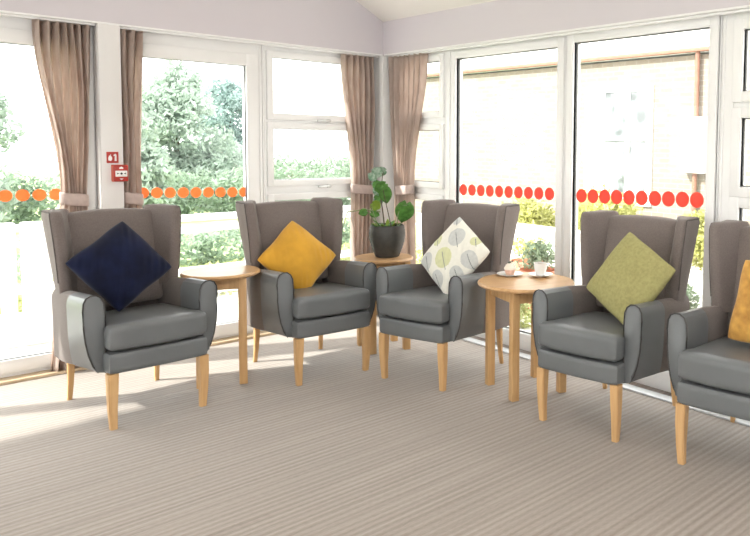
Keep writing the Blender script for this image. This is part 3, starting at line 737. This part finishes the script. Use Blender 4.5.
# neighbouring brick wing on the right
root = thing('brick_building', 'single storey cream brick building facing the right windows', 'building', (5.5, 0, -.15))
b = NB(); box(b, 0, 5, -14, 8, 0, 3.0); obj('wall', b, M['brick'], root)
b = NB(); box(b, -.05, 5.2, -14.2, 8.2, 3.03, 3.42, .01); obj('fascia', b, M['fascia'], root)
b = NB(); box(b, -.13, -.05, -14.2, 8.2, 3.03, 3.09, .01); obj('gutter', b, M['gutter'], root)
b = NB(); tube(b, [(-.06, .23, 0), (-.06, .23, 3.03)], .035, 10); obj('downpipe', b, M['gutter'], root)
b = NB(); box(b, -.16, -.005, .02, .42, 1.3, 2.1, .01); obj('meter_box', b, M['fascia'], root)
b = NB(); y0, y1, z0, z1 = 1.02, 2.35, .75, 2.62
for i, (a, c, d, e) in enumerate(((y0, y1, z0, z0 + .12), (y0, y1, z1 - .1, z1), (y0, y0 + .1, z0, z1), (y1 - .42, y1, z0, z1), ((y0 + y1) / 2 - .25, (y0 + y1) / 2 - .17, z0, z1), (y0, y1, 1.75, 1.83))): box(b, -.04 - .002 * i, .05, a + .001 * i, c - .001 * i, d + .001 * i, e - .001 * i, .005)
w = obj('window', b, M['fascia'], root); b = NB(); box(b, -.02, -.01, y0 + .05, y1 - .05, z0 + .05, z1 - .05); obj('pane', b, M['farglass'], w)
# planting in front of it
def bush(label, x, y, z, rx, ry, rz, n, size, m, seed, cat='bush', grp='garden bushes outside the right windows'):
    rnd = random.Random(seed); bl = [(rnd.uniform(-.5, .5) * rx, rnd.uniform(-.6, .6) * ry, rz * rnd.uniform(.5, 1.1), rx * .6, ry * .5, rz * .7) for _ in range(7)]
    o = foliage('bush', bl, n, size, seed, m); o.location = (x, y, z); return tag(o, label, cat, grp)
bush('golden green bush seen through the large picture window', 4.2, 2.5, -.15, .5, .62, .62, 3500, .05, M['goldbush'], 31)
bush('golden green bush behind the olive cushion chair', 4.25, .95, -.15, .5, .62, .62, 3500, .05, M['goldbush'], 32)
bush('golden green bush farthest right, near the downpipe', 4.5, -.55, -.15, .4, .55, .50, 2500, .05, M['goldbush'], 33)
bush('pale shrub low on the ground seen under the oak table', .95, -.62, -.15, .18, .25, .22, 1200, .03, M['lowgrass'], 34)
b = NB(); box(b, 2.6, 2.8, -1.2, 3.0, -.15, .53, .01); tag(obj('garden_wall', b, M['gardenwall']), 'low white rendered wall in front of the golden bushes', 'garden wall')
def potted(label, x, y, s, seed, m):
    root = thing('terracotta_pot', label, 'potted shrub', (x, y, -.15), 0, 'terracotta pots outside the right windows')
    b = NB(); lathe(b, [(0, 0), (.11 * s, 0), (.16 * s, .30 * s), (.18 * s, .30 * s), (.18 * s, .36 * s), (.15 * s, .36 * s), (.145 * s, .31 * s), (0, .31 * s)], 28); obj('pot', b, M['terracotta'], root)
    rnd = random.Random(seed)
    foliage('foliage', [(rnd.uniform(-.1, .1) * s, rnd.uniform(-.1, .1) * s, (.42 + rnd.uniform(0, .13)) * s, .10 * s, .10 * s, .08 * s) for _ in range(7)], 420, .028 * s, seed, m, root)
potted('terracotta pot with a grey green shrub, seen above the tea cup', 1.5, -.45, 1.22, 41, M['potleaf'])
potted('terracotta pot seen above the iced cake', 2.0, .22, 1.1, 42, M['goldbush'])
potted('terracotta pot seen between the two right-hand armchairs', 1.2, -2.33, 1.0, 43, M['potleaf'])

# ------------------------------------------------------------------ lights
w = bpy.data.worlds.new('bright_overcast'); bpy.context.scene.world = w; w.use_nodes = True
bg = w.node_tree.nodes['Background']; bg.inputs['Color'].default_value = (1.0, 0.99, 0.985, 1); bg.inputs['Strength'].default_value = 3.2
sun = bpy.data.lights.new('sun', 'SUN'); sun.energy = 7.0; sun.angle = R(2); sun.color = (1, .96, .90)
so = bpy.data.objects.new('sun', sun); C.objects.link(so)
so.rotation_euler = Vector((.9, -.43, -.78)).to_track_quat('-Z', 'Y').to_euler(); so.location = (-9, 6, 9)
# two unseen pendant lamps added behind the viewpoint as interior fill
def lamp(x, y, label):
    z = ZE - SL * x if x > XR else ZR - SL * (XR - x)
    root = thing('fill_lamp', label, 'lamp', (x, y, 2.75), 0, 'added fill lamps behind the viewpoint')
    b = NB(); tube(b, [(0, 0, .16), (0, 0, z - 2.75)], .006, 8); obj('cord', b, M['white'], root)
    b = NB(); lathe(b, [(.03, .16), (.20, .02), (.205, 0), (.198, 0), (.028, .155)], 40); obj('lamp_shade', b, M['white'], root)
    l = bpy.data.lights.new('fill_bulb', 'POINT'); l.energy = LAMP; l.shadow_soft_size = .09; l.color = (1, .96, .91)
    lo = bpy.data.objects.new('fill_bulb', l); C.objects.link(lo); lo.parent = root; lo.location = (0, 0, -.02)
LAMP = 40
lamp(-4.6, -4.9, 'left added pendant fill lamp'); lamp(-2.2, -5.6, 'right added pendant fill lamp')

# ------------------------------------------------------------------ camera
cam = bpy.data.cameras.new('camera'); co = bpy.data.objects.new('camera', cam); C.objects.link(co)
bpy.context.scene.camera = co
cam.sensor_width = 36; cam.sensor_fit = 'HORIZONTAL'; cam.lens = 723.037 / 750 * 36
cam.shift_x = -167.053 / 750; cam.shift_y = (191.769 - 268) / 750; cam.clip_start = .05; cam.clip_end = 300
c, s = math.cos(.7643), math.sin(.7643); cp, sp = math.cos(.0639), math.sin(.0639); cr, sr = math.cos(-.0125), math.sin(-.0125)
R0 = Vector((s, -c, 0)); U0 = Vector((c * sp, s * sp, cp)); F0 = Vector((c * cp, s * cp, -sp))
rt = R0 * cr - U0 * sr; up = R0 * sr + U0 * cr
m = Matrix((rt, up, -F0)).transposed().to_4x4(); m.translation = Vector((-3.620, -5.405, 1.518)); co.matrix_world = m

vs = bpy.context.scene.view_settings
vs.view_transform = 'Standard'; vs.look = 'None'; vs.gamma = 1.0; vs.use_curve_mapping = False; vs.exposure = 0.6
